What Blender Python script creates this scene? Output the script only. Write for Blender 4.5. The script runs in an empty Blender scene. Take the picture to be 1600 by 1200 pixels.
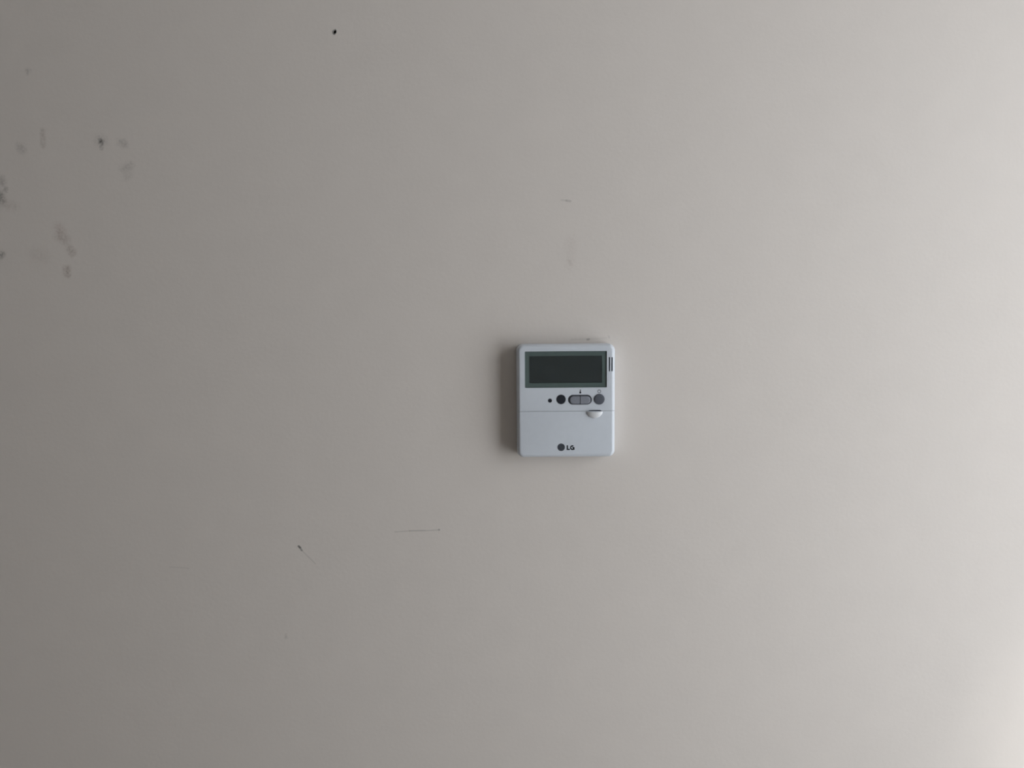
import bpy, bmesh, math, random
from mathutils import Vector, Matrix

random.seed(7)
S = bpy.context.scene
COL = S.collection

# ------------------------------------------------------------------ camera
cam_data = bpy.data.cameras.new('camera')
cam_data.lens = 28.0
cam_data.sensor_width = 36.0
cam_data.clip_start = 0.01
cam = bpy.data.objects.new('camera', cam_data)
COL.objects.link(cam)
cam.location = (-0.0557, -0.8268, 1.4886)
cam.rotation_euler = (math.radians(85.0), 0, 0)
S.camera = cam

# ------------------------------------------------------------------ room numbers
WR = 0.97                      # inner face of the right-hand wall
WL = -1.25                     # inner face of the left-hand wall
YF = -3.00                     # inner face of the wall behind the camera
HC = 2.50                      # ceiling height
WIN_Y0, WIN_Y1 = -0.14, -1.15  # casement window opening, distances out from wall_back
WIN_Z0, WIN_Z1 = 0.42, 2.25

# ------------------------------------------------------------------ daylight: overcast sky through the casement window
world = bpy.data.worlds.new('overcast_sky')
S.world = world
world.use_nodes = True
bg = world.node_tree.nodes['Background']
bg.inputs['Color'].default_value = (0.95, 0.965, 1.0, 1)
bg.inputs['Strength'].default_value = 5.25

pl = bpy.data.lights.new('window_portal', 'AREA')
pl.shape = 'RECTANGLE'
pl.size = WIN_Z1 - WIN_Z0
pl.size_y = WIN_Y0 - WIN_Y1
pl.cycles.is_portal = True
po = bpy.data.objects.new('window_portal', pl)
COL.objects.link(po)
po.location = (WR + 0.14, (WIN_Y0 + WIN_Y1) / 2, (WIN_Z0 + WIN_Z1) / 2)
po.rotation_euler = (0, math.radians(90), 0)

# hazy sun added to brighten the lower right corner: its soft-edged patch falls on the wall below and right of the frame
sun = bpy.data.lights.new('hazy_sun', 'SUN')
sun.energy = 2.3
sun.angle = math.radians(6.0)
sun.color = (1.0, 0.97, 0.93)
so = bpy.data.objects.new('hazy_sun', sun)
COL.objects.link(so)
so.location = (3.0, -3.0, 4.0)
so.rotation_euler = Vector((-0.655, 1.07, -1.135)).to_track_quat('-Z', 'Y').to_euler()

S.view_settings.view_transform = 'Standard'
S.view_settings.look = 'None'
S.view_settings.exposure = 0.0
S.view_settings.gamma = 1.0
S.view_settings.use_curve_mapping = False

# ------------------------------------------------------------------ materials
def principled(name, color, rough=0.5, spec=0.5):
    m = bpy.data.materials.new(name)
    m.use_nodes = True
    b = m.node_tree.nodes['Principled BSDF']
    b.inputs['Base Color'].default_value = (*color, 1)
    b.inputs['Roughness'].default_value = rough
    b.inputs['Specular IOR Level'].default_value = spec
    return m

def add_grain(m, color, amount, scale, bump=0.0, bump_scale=None, dist=0.0004):
    """slight procedural tone variation and fine relief in object space"""
    nt = m.node_tree; N = nt.nodes; L = nt.links
    b = N['Principled BSDF']
    tc = N.new('ShaderNodeTexCoord')
    n = N.new('ShaderNodeTexNoise'); n.inputs['Scale'].default_value = scale
    n.inputs['Detail'].default_value = 3
    L.new(tc.outputs['Object'], n.inputs['Vector'])
    mr = N.new('ShaderNodeMapRange')
    mr.inputs['From Min'].default_value = 0.3; mr.inputs['From Max'].default_value = 0.7
    mr.inputs['To Min'].default_value = 1 - amount; mr.inputs['To Max'].default_value = 1 + amount
    L.new(n.outputs['Fac'], mr.inputs['Value'])
    mx = N.new('ShaderNodeVectorMath'); mx.operation = 'SCALE'
    mx.inputs[0].default_value = color
    L.new(mr.outputs['Result'], mx.inputs['Scale'])
    L.new(mx.outputs['Vector'], b.inputs['Base Color'])
    if bump > 0:
        n2 = N.new('ShaderNodeTexNoise'); n2.inputs['Scale'].default_value = bump_scale or scale
        n2.inputs['Detail'].default_value = 2
        L.new(tc.outputs['Object'], n2.inputs['Vector'])
        bp = N.new('ShaderNodeBump'); bp.inputs['Strength'].default_value = bump
        bp.inputs['Distance'].default_value = dist
        L.new(n2.outputs['Fac'], bp.inputs['Height'])
        L.new(bp.outputs['Normal'], b.inputs['Normal'])
    return m, mx, tc

WALL_C = (0.715, 0.668, 0.628)
mat_side = principled('wall_paint_plain', WALL_C, 0.6, 0.3); add_grain(mat_side, WALL_C, 0.02, 9, 0.15, 260)
mat_wall = principled('wall_paint_worn', WALL_C, 0.55, 0.35)
_, wall_col, wall_tc = add_grain(mat_wall, WALL_C, 0.012, 30, 0.22, 240, 0.0005)

# scuffs, pencil line and stains that sit on the paint: (x0, z0, x1, z1, radius, softness, strength, tint)
G = (0.10, 0.095, 0.09)
B = (0.22, 0.15, 0.12)
R = (0.30, 0.17, 0.15)
MARKS = [
    (-0.2820, 1.2434, -0.2808, 1.2422, 0.0005, 0.0012, 0.80, G),
    (-0.2808, 1.2420, -0.2789, 1.2390, 0.0005, 0.0010, 0.55, G),
    (-0.2789, 1.2390, -0.2646, 1.2244, 0.0003, 0.0008, 0.16, G),
    (-0.1798, 1.2589, -0.1642, 1.2601, 0.0002, 0.0007, 0.22, G),
    (-0.1642, 1.2601, -0.1479, 1.2605, 0.0002, 0.0007, 0.36, G),
    (-0.1470, 1.2603, -0.1335, 1.2611, 0.0002, 0.0007, 0.26, G),
    (-0.1330, 1.2612, -0.1328, 1.2613, 0.0006, 0.0008, 0.45, G),
    (-0.4737, 1.6640, -0.4720, 1.6628, 0.0009, 0.0018, 0.62, G),
    (-0.4731, 1.6620, -0.4731, 1.6565, 0.0008, 0.0022, 0.30, G),
    (-0.4740, 1.6650, -0.4720, 1.6640, 0.0020, 0.0060, 0.16, G),
    (-0.4530, 1.6628, -0.4495, 1.6608, 0.0010, 0.0045, 0.20, G),
    (-0.4510, 1.6360, -0.4440, 1.6395, 0.0012, 0.0045, 0.17, G),
    (-0.4490, 1.6270, -0.4455, 1.6300, 0.0010, 0.0040, 0.09, G),
    (-0.5314, 1.6736, -0.5321, 1.6603, 0.0008, 0.0030, 0.20, B),
    (-0.5550, 1.6580, -0.5535, 1.6550, 0.0015, 0.0050, 0.18, G),
    (-0.5431, 1.7334, -0.5433, 1.7325, 0.0012, 0.0030, 0.20, G),
    (-0.5790, 1.6100, -0.5775, 1.6050, 0.0018, 0.0050, 0.42, G),
    (-0.5770, 1.6255, -0.5765, 1.6235, 0.0015, 0.0050, 0.28, G),
    (-0.5726, 1.6160, -0.5724, 1.6150, 0.0008, 0.0025, 0.30, G),
    (-0.5815, 1.5496, -0.5800, 1.5500, 0.0016, 0.0040, 0.40, G),
    (-0.5750, 1.6010, -0.5650, 1.5985, 0.0010, 0.0060, 0.12, B),
    (-0.5200, 1.5770, -0.5185, 1.5740, 0.0018, 0.0055, 0.18, R),
    (-0.5190, 1.5680, -0.5145, 1.5650, 0.0022, 0.0060, 0.22, B),
    (-0.5096, 1.5550, -0.5078, 1.5520, 0.0015, 0.0045, 0.30, B),
    (-0.5135, 1.5355, -0.5137, 1.5300, 0.0014, 0.0040, 0.32, B),
    (-0.5450, 1.5500, -0.5380, 1.5480, 0.0020, 0.0080, 0.08, B),
    (-0.0054, 1.6050, 0.0000, 1.6043, 0.0003, 0.0012, 0.14, G),
    (0.0000, 1.6043, 0.0040, 1.6037, 0.0005, 0.0012, 0.24, G),
    (0.0047, 1.5640, 0.0042, 1.5400, 0.0012, 0.0060, 0.06, B),
    (0.0040, 1.5430, 0.0042, 1.5410, 0.0005, 0.0025, 0.10, B),
    (-0.4198, 1.2209, -0.3995, 1.2195, 0.0003, 0.0010, 0.10, G),
    (-0.2978, 1.1460, -0.2979, 1.1440, 0.0006, 0.0018, 0.14, G),
    (0.0225, 1.4625, 0.0240, 1.4628, 0.0004, 0.0012, 0.40, G),
    (0.0060, 1.4624, 0.0420, 1.4640, 0.0003, 0.0014, 0.09, G),
    (0.0445, 1.4660, 0.0450, 1.4645, 0.0003, 0.0012, 0.14, G),
]
def paint_marks(m, base_socket, tc):
    nt = m.node_tree; N = nt.nodes; L = nt.links
    b = N['Principled BSDF']
    # object coordinates are metres on the wall; wobble them a little so marks are ragged
    nz = N.new('ShaderNodeTexNoise'); nz.inputs['Scale'].default_value = 200; nz.inputs['Detail'].default_value = 3
    L.new(tc.outputs['Object'], nz.inputs['Vector'])
    sub = N.new('ShaderNodeVectorMath'); sub.operation = 'SUBTRACT'; sub.inputs[1].default_value = (.5, .5, .5)
    L.new(nz.outputs['Color'], sub.inputs[0])
    sc = N.new('ShaderNodeVectorMath'); sc.operation = 'SCALE'; sc.inputs['Scale'].default_value = 0.0055
    L.new(sub.outputs['Vector'], sc.inputs[0])
    def flat(socket):
        f = N.new('ShaderNodeVectorMath'); f.operation = 'MULTIPLY'; f.inputs[1].default_value = (1, 0, 1)
        L.new(socket, f.inputs[0]); return f.outputs['Vector']
    ad = N.new('ShaderNodeVectorMath'); ad.operation = 'ADD'
    L.new(tc.outputs['Object'], ad.inputs[0]); L.new(sc.outputs['Vector'], ad.inputs[1])
    p_rag = flat(ad.outputs['Vector']); p_line = flat(tc.outputs['Object'])
    pn = N.new('ShaderNodeTexNoise'); pn.inputs['Scale'].default_value = 420; pn.inputs['Detail'].default_value = 2
    L.new(tc.outputs['Object'], pn.inputs['Vector'])
    patch = N.new('ShaderNodeMapRange')
    patch.inputs['From Min'].default_value = 0.32; patch.inputs['From Max'].default_value = 0.62
    patch.inputs['To Min'].default_value = 0.25; patch.inputs['To Max'].default_value = 1.0
    L.new(pn.outputs['Fac'], patch.inputs['Value'])
    cur = base_socket
    for (x0, z0, x1, z1, rad, soft, k, tint) in MARKS:
        p = p_rag if soft > 0.0015 else p_line
        A = Vector((x0, 0, z0)); BA = Vector((x1 - x0, 0, z1 - z0))
        pa = N.new('ShaderNodeVectorMath'); pa.operation = 'SUBTRACT'; pa.inputs[1].default_value = A
        L.new(p, pa.inputs[0])
        d = N.new('ShaderNodeVectorMath'); d.operation = 'DOT_PRODUCT'
        d.inputs[1].default_value = BA / BA.length_squared
        L.new(pa.outputs['Vector'], d.inputs[0])
        cl = N.new('ShaderNodeClamp'); L.new(d.outputs['Value'], cl.inputs['Value'])
        pr = N.new('ShaderNodeVectorMath'); pr.operation = 'SCALE'; pr.inputs[0].default_value = BA
        L.new(cl.outputs['Result'], pr.inputs['Scale'])
        ds = N.new('ShaderNodeVectorMath'); ds.operation = 'DISTANCE'
        L.new(pa.outputs['Vector'], ds.inputs[0]); L.new(pr.outputs['Vector'], ds.inputs[1])
        stain = soft > 0.0015
        if stain: rad, soft, k = rad*0.2, soft*1.5, k*1.45
        mr = N.new('ShaderNodeMapRange'); mr.interpolation_type = 'SMOOTHSTEP'
        mr.inputs['From Min'].default_value = rad; mr.inputs['From Max'].default_value = rad + soft
        mr.inputs['To Min'].default_value = k; mr.inputs['To Max'].default_value = 0
        L.new(ds.outputs['Value'], mr.inputs['Value'])
        mix = N.new('ShaderNodeMix'); mix.data_type = 'RGBA'
        fac = mr.outputs['Result']
        if stain:                                   # patchy, not an even blot
            mu = N.new('ShaderNodeMath'); mu.operation = 'MULTIPLY'
            L.new(fac, mu.inputs[0]); L.new(patch.outputs['Result'], mu.inputs[1]); fac = mu.outputs[0]
        L.new(fac, mix.inputs[0]); L.new(cur, mix.inputs[6])
        mix.inputs[7].default_value = (*tint, 1)
        cur = mix.outputs[2]
    L.new(cur, b.inputs['Base Color'])
paint_marks(mat_wall, wall_col.outputs['Vector'], wall_tc)

mat_hole = principled('dark_hole_liner', (0.03, 0.027, 0.025), 0.9, 0.1); add_grain(mat_hole, (0.03, 0.027, 0.025), 0.3, 900)  # near-black colour of the cup that lines the hole
mat_rim = principled('chipped_plaster', (0.36, 0.345, 0.33), 0.9, 0.1); add_grain(mat_rim, (0.36, 0.345, 0.33), 0.2, 900)
mat_floor = principled('floor_tile', (0.50, 0.46, 0.41), 0.5); add_grain(mat_floor, (0.50, 0.46, 0.41), 0.06, 12)
mat_ceil = principled('ceiling_paint', (0.75, 0.74, 0.72), 0.8, 0.2); add_grain(mat_ceil, (0.75, 0.74, 0.72), 0.02, 9)
mat_dim = principled('wall_paint_dark_low_bounce', (0.18, 0.165, 0.15), 0.7, 0.2); add_grain(mat_dim, (0.18, 0.165, 0.15), 0.03, 9)  # dark colour picked to cut bounced light off the unseen left wall
mat_upvc = principled('white_window_plastic', (0.78, 0.78, 0.77), 0.35); add_grain(mat_upvc, (0.78, 0.78, 0.77), 0.01, 40)

CASE = (0.64, 0.685, 0.745)
mat_case = principled('white_abs_plastic', CASE, 0.42, 0.45); add_grain(mat_case, CASE, 0.012, 160, 0.06, 1400, 0.0001)
mat_tab = principled('white_abs_plastic_tab', (0.70, 0.72, 0.74), 0.38, 0.45); add_grain(mat_tab, (0.70, 0.72, 0.74), 0.01, 160)
mat_back = principled('grey_back_plastic', (0.42, 0.43, 0.44), 0.6, 0.3); add_grain(mat_back, (0.42, 0.43, 0.44), 0.02, 160)
mat_bezel = principled('lcd_border_green_grey', (0.118, 0.150, 0.150), 0.5, 0.3); add_grain(mat_bezel, (0.118, 0.150, 0.150), 0.06, 120)
mat_lcd = principled('lcd_dark_glass', (0.032, 0.038, 0.043), 0.45, 0.3); add_grain(mat_lcd, (0.032, 0.038, 0.043), 0.12, 110)
mat_black = principled('black_lens_plastic', (0.021, 0.024, 0.033), 0.35, 0.4); add_grain(mat_black, (0.021, 0.024, 0.033), 0.2, 700)
mat_dark = principled('dark_plastic_and_slot_shade', (0.06, 0.066, 0.08), 0.6, 0.3); add_grain(mat_dark, (0.06, 0.066, 0.08), 0.05, 700)  # colour of the button well, and painted shade in the vent slots
mat_btn = principled('grey_button_rubber', (0.235, 0.250, 0.288), 0.5, 0.4); add_grain(mat_btn, (0.235, 0.250, 0.288), 0.05, 500)
mat_pwr = principled('charcoal_button_rubber', (0.098, 0.108, 0.132), 0.5, 0.4); add_grain(mat_pwr, (0.098, 0.108, 0.132), 0.12, 600)
mat_ink = principled('dark_printed_ink', (0.016, 0.018, 0.024), 0.6, 0.2); add_grain(mat_ink, (0.016, 0.018, 0.024), 0.05, 600)
mat_ink2 = principled('grey_printed_ink', (0.25, 0.27, 0.30), 0.6, 0.2); add_grain(mat_ink2, (0.25, 0.27, 0.30), 0.05, 600)
mat_logo = principled('charcoal_logo_ink', (0.050, 0.056, 0.068), 0.6, 0.2); add_grain(mat_logo, (0.050, 0.056, 0.068), 0.05, 600)
mat_logo2 = principled('logo_line_ink', (0.085, 0.094, 0.110), 0.6, 0.2); add_grain(mat_logo2, (0.085, 0.094, 0.110), 0.05, 600)

def clear_pane(name, tint):
    m = bpy.data.materials.new(name); m.use_nodes = True
    nt = m.node_tree; N = nt.nodes; L = nt.links
    N.remove(N['Principled BSDF'])
    t = N.new('ShaderNodeBsdfTransparent'); t.inputs['Color'].default_value = (*tint, 1)
    g = N.new('ShaderNodeBsdfGlossy'); g.inputs['Roughness'].default_value = 0.08
    # Schlick reflectance from |N.I|, the same on both faces of the pane
    geo = N.new('ShaderNodeNewGeometry')
    d = N.new('ShaderNodeVectorMath'); d.operation = 'DOT_PRODUCT'
    L.new(geo.outputs['Normal'], d.inputs[0]); L.new(geo.outputs['Incoming'], d.inputs[1])
    ab = N.new('ShaderNodeMath'); ab.operation = 'ABSOLUTE'; L.new(d.outputs['Value'], ab.inputs[0])
    om = N.new('ShaderNodeMath'); om.operation = 'SUBTRACT'; om.inputs[0].default_value = 1.0; L.new(ab.outputs[0], om.inputs[1])
    pw = N.new('ShaderNodeMath'); pw.operation = 'POWER'; pw.inputs[1].default_value = 5.0; L.new(om.outputs[0], pw.inputs[0])
    f = N.new('ShaderNodeMath'); f.operation = 'MULTIPLY_ADD'; f.inputs[1].default_value = 0.96; f.inputs[2].default_value = 0.035
    L.new(pw.outputs[0], f.inputs[0])
    x = N.new('ShaderNodeMixShader')
    L.new(f.outputs[0], x.inputs[0]); L.new(t.outputs[0], x.inputs[1]); L.new(g.outputs[0], x.inputs[2])
    L.new(x.outputs[0], N['Material Output'].inputs['Surface'])
    return m
mat_glass = clear_pane('window_glass', (0.97, 0.98, 0.98))
mat_lens = clear_pane('display_lens', (0.97, 1.0, 0.99))

# ------------------------------------------------------------------ mesh helpers
def link(name, mesh, mat, parent=None, smooth=None, label=None):
    o = bpy.data.objects.new(name, mesh)
    COL.objects.link(o)
    if mat: 
        mesh.materials.clear(); mesh.materials.append(mat)
    if smooth is not None:
        for p in mesh.polygons: p.use_smooth = True
        mesh.set_sharp_from_angle(angle=math.radians(smooth))
    if parent: o.parent = parent
    if label: o['label'] = label
    return o

def to_mesh(bm, name='m'):
    bmesh.ops.recalc_face_normals(bm, faces=bm.faces[:])
    me = bpy.data.meshes.new(name); bm.to_mesh(me); bm.free(); return me

def box_bm(x0, x1, y0, y1, z0, z1):
    bm = bmesh.new()
    bmesh.ops.create_cube(bm, size=1, matrix=Matrix.Translation(((x0+x1)/2, (y0+y1)/2, (z0+z1)/2)) @
                          Matrix.Diagonal((abs(x1-x0), abs(y1-y0), abs(z1-z0), 1)))
    return bm

def join_bm(parts):
    out = bmesh.new()
    for p in parts:
        me = bpy.data.meshes.new('t'); p.to_mesh(me); p.free(); out.from_mesh(me); bpy.data.meshes.remove(me)
    return out

def rrect(cx, cz, w, h, r, n=8):
    r = max(min(r, w/2 - 1e-6, h/2 - 1e-6), 1e-5)
    pts = []
    for (sx, sz, a0) in ((1, 1, 0), (-1, 1, 90), (-1, -1, 180), (1, -1, 270)):
        for k in range(n + 1):
            a = math.radians(a0 + 90 * k / n)
            pts.append((cx + sx*(w/2 - r) + r*math.cos(a), cz + sz*(h/2 - r) + r*math.sin(a)))
    return pts

def loft(rings):
    """rings: list of (points(x,z), y) with equal counts -> closed solid"""
    bm = bmesh.new(); prev = None; first = None
    for pts, y in rings:
        vs = [bm.verts.new((x, y, z)) for x, z in pts]
        if prev:
            n = len(vs)
            for i in range(n): bm.faces.new((prev[i], prev[(i+1) % n], vs[(i+1) % n], vs[i]))
        else: first = vs
        prev = vs
    bm.faces.new(first); bm.faces.new(prev)
    return bm

def circle(cx, cz, r, n=32, rz=None):
    return [(cx + r*math.cos(2*math.pi*k/n), cz + (rz or r)*math.sin(2*math.pi*k/n)) for k in range(n)]

def boolean(base, cutters, op='DIFFERENCE'):
    o = bpy.data.objects.new('tmp', base); COL.objects.link(o); cs = []
    for c in cutters:
        co = bpy.data.objects.new('cut', c); COL.objects.link(co); cs.append(co)
        md = o.modifiers.new('b', 'BOOLEAN'); md.operation = op; md.object = co; md.solver = 'EXACT'
    bpy.context.view_layer.update()
    dg = bpy.context.evaluated_depsgraph_get()
    me = bpy.data.meshes.new_from_object(o.evaluated_get(dg))
    for x in [o] + cs:
        d = x.data; bpy.data.objects.remove(x); bpy.data.meshes.remove(d)
    return me

def structure(name, mesh, mat, label=None):
    o = link(name, mesh, mat); o['kind'] = 'structure'
    if label: o['label'] = label
    return o

# ------------------------------------------------------------------ the room
HX, HZ = -0.2333, 1.7708       # old screw hole in the painted wall
rng = random.Random(3)
hole_ring = [(HX + 0.0015*(1+rng.uniform(-.18, .18))*math.cos(2*math.pi*k/14) + 0.0004*math.sin(2*math.pi*k/14),
              HZ + 0.0021*(1+rng.uniform(-.15, .15))*math.sin(2*math.pi*k/14)) for k in range(14)]
cut = to_mesh(loft([(hole_ring, -0.01), (hole_ring, 0.022)]))
wb = boolean(to_mesh(box_bm(WL - 0.12, WR + 0.12, 0, 0.12, 0, HC)), [cut])
wall_back = structure('wall_back', wb, mat_wall, 'warm grey painted wall with scuffs and an old screw hole')

def scaled(pts, s, cx, cz): return [(cx + (x-cx)*s, cz + (z-cz)*s) for x, z in pts]
# liner of the hole: open cup, and a thin chipped rim lying on the paint
bm = bmesh.new()
r0 = [bm.verts.new((x, 0.0006, z)) for x, z in scaled(hole_ring, 0.985, HX, HZ)]
r1 = [bm.verts.new((x, 0.0210, z)) for x, z in scaled(hole_ring, 0.80, HX, HZ)]
for i in range(14): bm.faces.new((r0[i], r0[(i+1) % 14], r1[(i+1) % 14], r1[i]))
bm.faces.new(r1)
link('screw_hole', to_mesh(bm), mat_hole, wall_back, label='small dark screw hole with a ragged edge')
bm = bmesh.new(); n = 14
outer = [(HX + (x-HX)*(1.35+rng.uniform(-.12, .3)) - 0.0003, HZ + (z-HZ)*(1.25+rng.uniform(-.1, .3))) for x, z in hole_ring]
a = [bm.verts.new((x, -0.0004, z)) for x, z in scaled(hole_ring, 1.02, HX, HZ)]
b_ = [bm.verts.new((x, -0.00003, z)) for x, z in outer]
c_ = [bm.verts.new((x, 0.0004, z)) for x, z in scaled(hole_ring, 0.99, HX, HZ)]
for i in range(n):
    j = (i+1) % n
    bm.faces.new((a[i], a[j], b_[j], b_[i])); bm.faces.new((a[i], a[j], c_[j], c_[i]))
link('chipped_rim', to_mesh(bm), mat_rim, wall_back)

wr = boolean(to_mesh(box_bm(WR, WR + 0.22, YF - 0.12, -0.0005, 0, HC)),
             [to_mesh(box_bm(WR - 0.1, WR + 0.4, WIN_Y1, WIN_Y0, WIN_Z0, WIN_Z1))])
structure('wall_right', wr, mat_side)
structure('wall_left', to_mesh(box_bm(WL - 0.12, WL, YF - 0.12, -0.0005, 0, HC)), mat_dim)  # unseen wall, set near and dark to lower the light at the left
structure('wall_front', to_mesh(box_bm(WL, WR, YF - 0.12, YF, 0, HC)), mat_side)
structure('floor', to_mesh(box_bm(WL - 0.12, WR + 0.22, YF - 0.12, 0.12, -0.1, 0)), mat_floor)
structure('ceiling', to_mesh(box_bm(WL - 0.12, WR + 0.22, YF - 0.12, 0.12, HC, HC + 0.1)), mat_ceil)
structure('baseboard_back', to_mesh(box_bm(WL + 0.001, WR - 0.001, -0.015, -0.0005, 0.0005, 0.08)), mat_upvc)

# casement window in the right-hand wall: frame, sash, glass, handle
win = bpy.data.objects.new('window_1', None); COL.objects.link(win)
win['kind'] = 'structure'; win['label'] = 'tall narrow white casement window in the side wall'
win.location = (WR + 0.10, (WIN_Y0 + WIN_Y1)/2, WIN_Z0)
hw = (WIN_Y0 - WIN_Y1)/2 - 0.0005; H = WIN_Z1 - WIN_Z0 - 0.001
def ring_frame(o_w, z0, z1, t, x0, x1):
    outer = to_mesh(box_bm(x0, x1, -o_w, o_w, z0, z1))
    return boolean(outer, [to_mesh(box_bm(x0-.1, x1+.1, -o_w+t, o_w-t, z0+t, z1-t))])
link('window_frame', ring_frame(hw, 0.0005, H, 0.035, -0.035, 0.035), mat_upvc, win)
link('window_sash', ring_frame(hw - 0.0355, 0.036, H - 0.0355, 0.045, -0.045, 0.02), mat_upvc, win)
gw = hw - 0.081
link('window_pane', to_mesh(box_bm(-0.006, 0.0, -gw, gw, 0.0815, H - 0.081)), mat_glass, win)
hb = join_bm([box_bm(-0.052, -0.0455, -gw - 0.035, -gw - 0.012, 0.95, 1.03),
              box_bm(-0.085, -0.052, -gw - 0.029, -gw - 0.018, 0.985, 1.0),
              box_bm(-0.097, -0.085, -gw - 0.031, -gw - 0.016, 0.90, 1.005)])
link('window_handle', to_mesh(hb), mat_upvc, win)

# ------------------------------------------------------------------ the wall controller (millimetres, X right, Z up, front at -Y)
ctl = bpy.data.objects.new('air_conditioner_controller', None)
COL.objects.link(ctl)
ctl.location = (-0.0005, 0, 1.4006)
ctl.rotation_euler = (0, math.radians(-0.45), 0)
ctl['label'] = 'white plastic air conditioner controller with dark display mounted on the grey wall'
ctl['category'] = 'thermostat'

def mm(mesh):
    mesh.transform(Matrix.Scale(0.001, 4)); mesh.update(); return mesh
def part(name, bm_or_mesh, mat, parent=None, smooth=35, label=None):
    me = bm_or_mesh if isinstance(bm_or_mesh, bpy.types.Mesh) else to_mesh(bm_or_mesh)
    return link(name, mm(me), mat, parent or ctl, smooth, label)

W, Hh, RC = 101.0, 116.8, 7.0
FRONT = -17.5
SEAM = -10.6
CZ = -0.4
def case_rings():
    rings = [(rrect(0, CZ, W-1.0, Hh-1.0, RC-.5), -2.6), (rrect(0, CZ, W, Hh, RC), -3.2), (rrect(0, CZ, W-0.5, Hh-0.5, RC-.2), -12.7)]
    A, Bz = 3.9, 4.8
    for k in range(1, 10):
        t = math.radians(90*k/9)
        i = .25 + A*(1-math.cos(t)); y = -12.7 - Bz*math.sin(t)
        rings.append((rrect(0, CZ, W-2*i, Hh-2*i, max(RC-i, 1.6)), y))
    return rings
# shell halves: body (with the lower front removed) and the hinged cover
DEEP = -11.0                                           # plane behind the cover
body = to_mesh(loft(case_rings()))
cut = []
cut.append(to_mesh(box_bm(-80, 80, -30, DEEP, -90, SEAM)))
def pocket(pts, depth): return to_mesh(loft([(pts, -30), (pts, FRONT + depth)]))
dx, dz, dw, dh = -0.1, 32.0, 83.6, 37.2
cut.append(pocket(rrect(dx, dz, dw, dh, 0.6, 3), 2.6))
cut.append(pocket(circle(-16.4, 0.2, 2.15), 3.0))
cut.append(pocket(circle(-5.1, 1.4, 4.95), 3.0))
cut.append(pocket(rrect(14.2, 0.95, 24.4, 10.2, 5.0, 8), 3.0))
cut.append(pocket(circle(34.0, 1.3, 5.6), 3.0))
cut.append(pocket(rrect(44.3, 37.0, 1.35, 14.6, .3, 2), 6.5))
cut.append(pocket(rrect(46.95, 37.0, 1.35, 14.4, .3, 2), 8.0))
cut.append(pocket(rrect(29.4, SEAM + 0.1, 12.5, 1.5, .7, 3), 5.0))      # slit above the finger tab
body = boolean(body, cut)
part('case_body', body, mat_case, smooth=32)

cover = boolean(to_mesh(loft(case_rings())), [to_mesh(box_bm(-80, 80, -30, DEEP - 0.25, -90, SEAM - 0.3))], 'INTERSECT')
cov = part('hinged_cover', cover, mat_case, smooth=32)
# finger tab: quarter dome standing out of the cover's upper edge, flat on top
bm = bmesh.new()
tx, tz, trx, trz, trd = 29.1, SEAM - 0.7, 8.4, 6.9, 3.4
rows = []
NU, NV = 20, 8
for v in range(NV + 1):
    ph = math.radians(90*v/NV)
    row = []
    for u in range(NU + 1):
        th = math.pi*u/NU
        row.append(bm.verts.new((tx + trx*math.cos(th)*math.cos(ph), FRONT + 0.3 - (trd + .3)*math.sin(ph), tz - trz*math.sin(th)*math.cos(ph))))
    rows.append(row)
for v in range(NV):
    for u in range(NU):
        bm.faces.new((rows[v][u], rows[v][u+1], rows[v+1][u+1], rows[v+1][u]))
bmesh.ops.remove_doubles(bm, verts=bm.verts[:], dist=1e-4)
bmesh.ops.holes_fill(bm, edges=[e for e in bm.edges if e.is_boundary], sides=0)
part('finger_tab', bm, mat_tab, cov, smooth=50, label='half-round white finger tab')

# back plate against the wall, with a release catch at the bottom
bk = part('back_plate', loft([(rrect(0, CZ, W-3.0, Hh-2.2, 6), -0.15), (rrect(0, CZ, W-3.0, Hh-2.2, 6), -2.65)]), mat_back, smooth=35)
part('release_catch', join_bm([box_bm(-8.2, -5.2, -6.5, -2.8, -59.5, -58.6)]), mat_back, bk, smooth=30)

# display: border, dark panel, clear lens
bez = boolean(to_mesh(loft([(rrect(dx, dz, dw-.3, dh-.3, .5, 3), FRONT+2.55), (rrect(dx, dz, dw-.3, dh-.3, .5, 3), FRONT+1.1)])),
              [to_mesh(loft([(rrect(-0.3, 32.0, 74.2, 27.8, .6, 3), -30), (rrect(-0.3, 32.0, 74.2, 27.8, .6, 3), FRONT+2.0)]))])
bz = part('display_border', bez, mat_bezel, smooth=30, label='green-grey display border')
part('display_panel', loft([(rrect(-0.3, 32.0, 73.9, 27.5, .5, 3), FRONT+1.98), (rrect(-0.3, 32.0, 73.9, 27.5, .5, 3), FRONT+1.55)]), mat_lcd, smooth=30, label='blank dark liquid crystal display')
part('display_lens', loft([(rrect(dx, dz, dw-.4, dh-.4, .5, 3), FRONT+0.95), (rrect(dx, dz, dw-.4, dh-.4, .5, 3), FRONT+0.35)]), mat_lens, smooth=30, label='clear display lens')

for vx, vy, vh in ((44.3, FRONT + 2.0, 14.3), (46.95, FRONT + 3.2, 14.1)):  # dark blocks sunk in the slots to paint the shade inside them
    part('vent_slot_shade', loft([(rrect(vx, 37.0, 1.3, vh, .25, 2), vy + 3.0), (rrect(vx, 37.0, 1.3, vh, .25, 2), vy)]), mat_dark, smooth=30, label='dark filler standing in for the shade inside a narrow vent slot')

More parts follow.
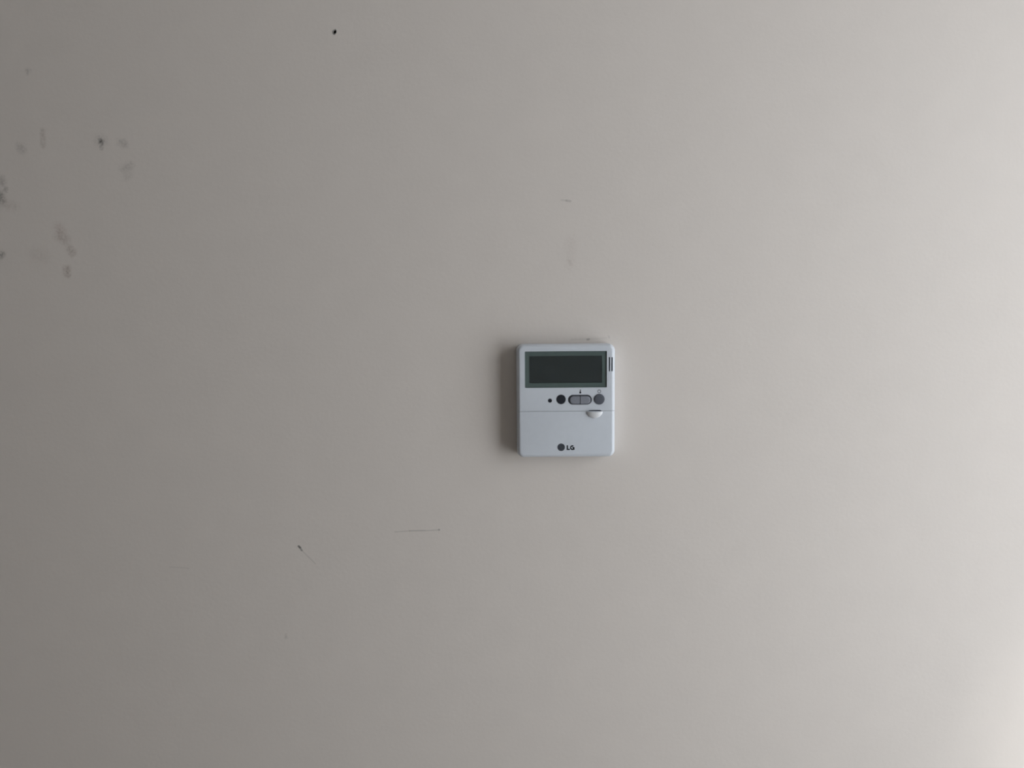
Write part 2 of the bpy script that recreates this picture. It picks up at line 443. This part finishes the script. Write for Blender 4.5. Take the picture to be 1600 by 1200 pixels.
# indicator lamp, receiver window, temperature rocker, power button
def disc_button(cx, cz, r, y_back, y_front, edge=0.6):
    rings = [(circle(cx, cz, r), y_back)]
    for k in range(0, 5):
        t = math.radians(90*k/4)
        rings.append((circle(cx, cz, r - edge*(1-math.cos(t))), y_front + edge - edge*math.sin(t)))
    rings.append((circle(cx, cz, r*0.5), y_front - 0.12))
    return loft(rings)
part('indicator_lamp', disc_button(-16.4, 0.2, 2.05, FRONT+2.9, FRONT+0.5, .4), mat_black, smooth=40, label='small dark indicator lamp')
part('receiver_window', disc_button(-5.1, 1.4, 4.85, FRONT+2.9, FRONT+0.1, .4), mat_black, smooth=40, label='round black receiver window')
part('power_button', disc_button(34.0, 1.3, 5.45, FRONT+2.9, FRONT-0.9, .9), mat_pwr, smooth=40, label='round charcoal power button')
wl = boolean(to_mesh(loft([(rrect(14.2, .95, 24.2, 10.0, 4.9), FRONT+2.95), (rrect(14.2, .95, 24.2, 10.0, 4.9), FRONT+0.05)])),
             [to_mesh(loft([(rrect(14.35, .75, 23.0, 9.0, 4.4), -30), (rrect(14.35, .75, 23.0, 9.0, 4.4), FRONT+2.6)]))])
part('button_well', wl, mat_dark, smooth=35, label='dark surround of the temperature buttons')
def half_pill(sign):
    pts_all = rrect(14.35, .6, 21.6, 8.4, 4.1, 10)
    rings = [(pts_all, FRONT+2.55)]
    for k in range(0, 6):
        t = math.radians(90*k/5); e = 1.3*(1-math.cos(t))
        rings.append((rrect(14.35, .6, 21.6-2*e, 8.4-2*e, 4.1-e, 10), FRONT + 0.3 - 1.1*math.sin(t)))
    c = 14.5
    lim = (c + .32, 60) if sign > 0 else (-60, c - .32)
    return boolean(to_mesh(loft(rings)), [to_mesh(box_bm(lim[0], lim[1], -60, 60, -60, 60))], 'INTERSECT')
for s in (-1, 1):
    part('temperature_button', half_pill(s), mat_btn, smooth=35, label='grey temperature button, %s half of the pill' % ('left' if s < 0 else 'right'))

# ------------------------------------------------------------------ printed marks (thin ink on the plastic)
INK_T = 0.04
def ink(polys, name, mat, parent, y=FRONT, label=None, lift=0.0):
    bm = bmesh.new()
    for pts in polys:
        f = [bm.verts.new((x, y - lift - INK_T, z)) for x, z in pts]
        g = [bm.verts.new((x, y - lift + 0.01, z)) for x, z in pts]
        bm.faces.new(f); bm.faces.new(g[::-1]); n = len(pts)
        for i in range(n): bm.faces.new((f[i], f[(i+1) % n], g[(i+1) % n], g[i]))
    return part(name, bm, mat, parent, smooth=None, label=label)
def arc_band(cx, cz, r0, r1, a0, a1, n=28, sx=1.0):
    qs = []
    for k in range(n):
        t0 = math.radians(a0 + (a1-a0)*k/n); t1 = math.radians(a0 + (a1-a0)*(k+1)/n)
        qs.append([(cx + sx*r*math.cos(t), cz + r*math.sin(t)) for r, t in ((r0, t0), (r1, t0), (r1, t1), (r0, t1))])
    return qs
def rect(x0, x1, z0, z1): return [(x0, z0), (x1, z0), (x1, z1), (x0, z1)]

# thermometer symbol: bulb, stem, graduation ticks
ink([circle(14.55, 8.35, 1.0, 20), rect(14.2, 14.95, 8.9, 11.4)], 'thermometer_symbol', mat_ink, None)
ink([rect(15.15, 15.75, 10.9, 11.15), rect(15.15, 15.75, 10.1, 10.35)], 'thermometer_ticks', mat_ink2, None)
# power symbol: open ring with a bar
ink(arc_band(33.9, 9.4, 1.15, 1.95, 0, 360) + [rect(33.75, 34.05, 9.9, 10.5)], 'power_symbol', mat_ink2, None)

# emblem: dark disc with a thin ring, letters and dot inside, then the two letters
lx, lz = -5.1, -48.0
em = ink([circle(lx, lz, 3.9, 40)], 'logo_disc', mat_logo, cov, label='dark round emblem')
inner = arc_band(lx, lz, 2.75, 3.15, 55, 360, 36) + [rect(lx + .9, lx + 3.1, lz - .2, lz + .2)]
inner += [rect(lx - .2, lx + .2, lz - 1.5, lz + 1.5), rect(lx - .2, lx + 1.0, lz - 1.5, lz - 1.12), circle(lx - 1.35, lz + 1.1, .42, 14)]
bmk = ink(inner, 'logo_face_lines', mat_logo2, cov, lift=0.045)
ink([rect(0.55, 1.95, -50.9, -46.0), rect(1.7, 3.9, -50.9, -49.6)], 'letter_l', mat_ink, cov, label='dark letter L')
gcx, gcz = 6.35, -48.5
ink(arc_band(gcx, gcz, 1.10, 2.5, 48, 322, 24, 0.92) + [rect(6.4, 8.6, -49.1, -47.9), rect(7.35, 8.6, -50.8, -47.9)], 'letter_g', mat_ink, cov, label='dark letter G')
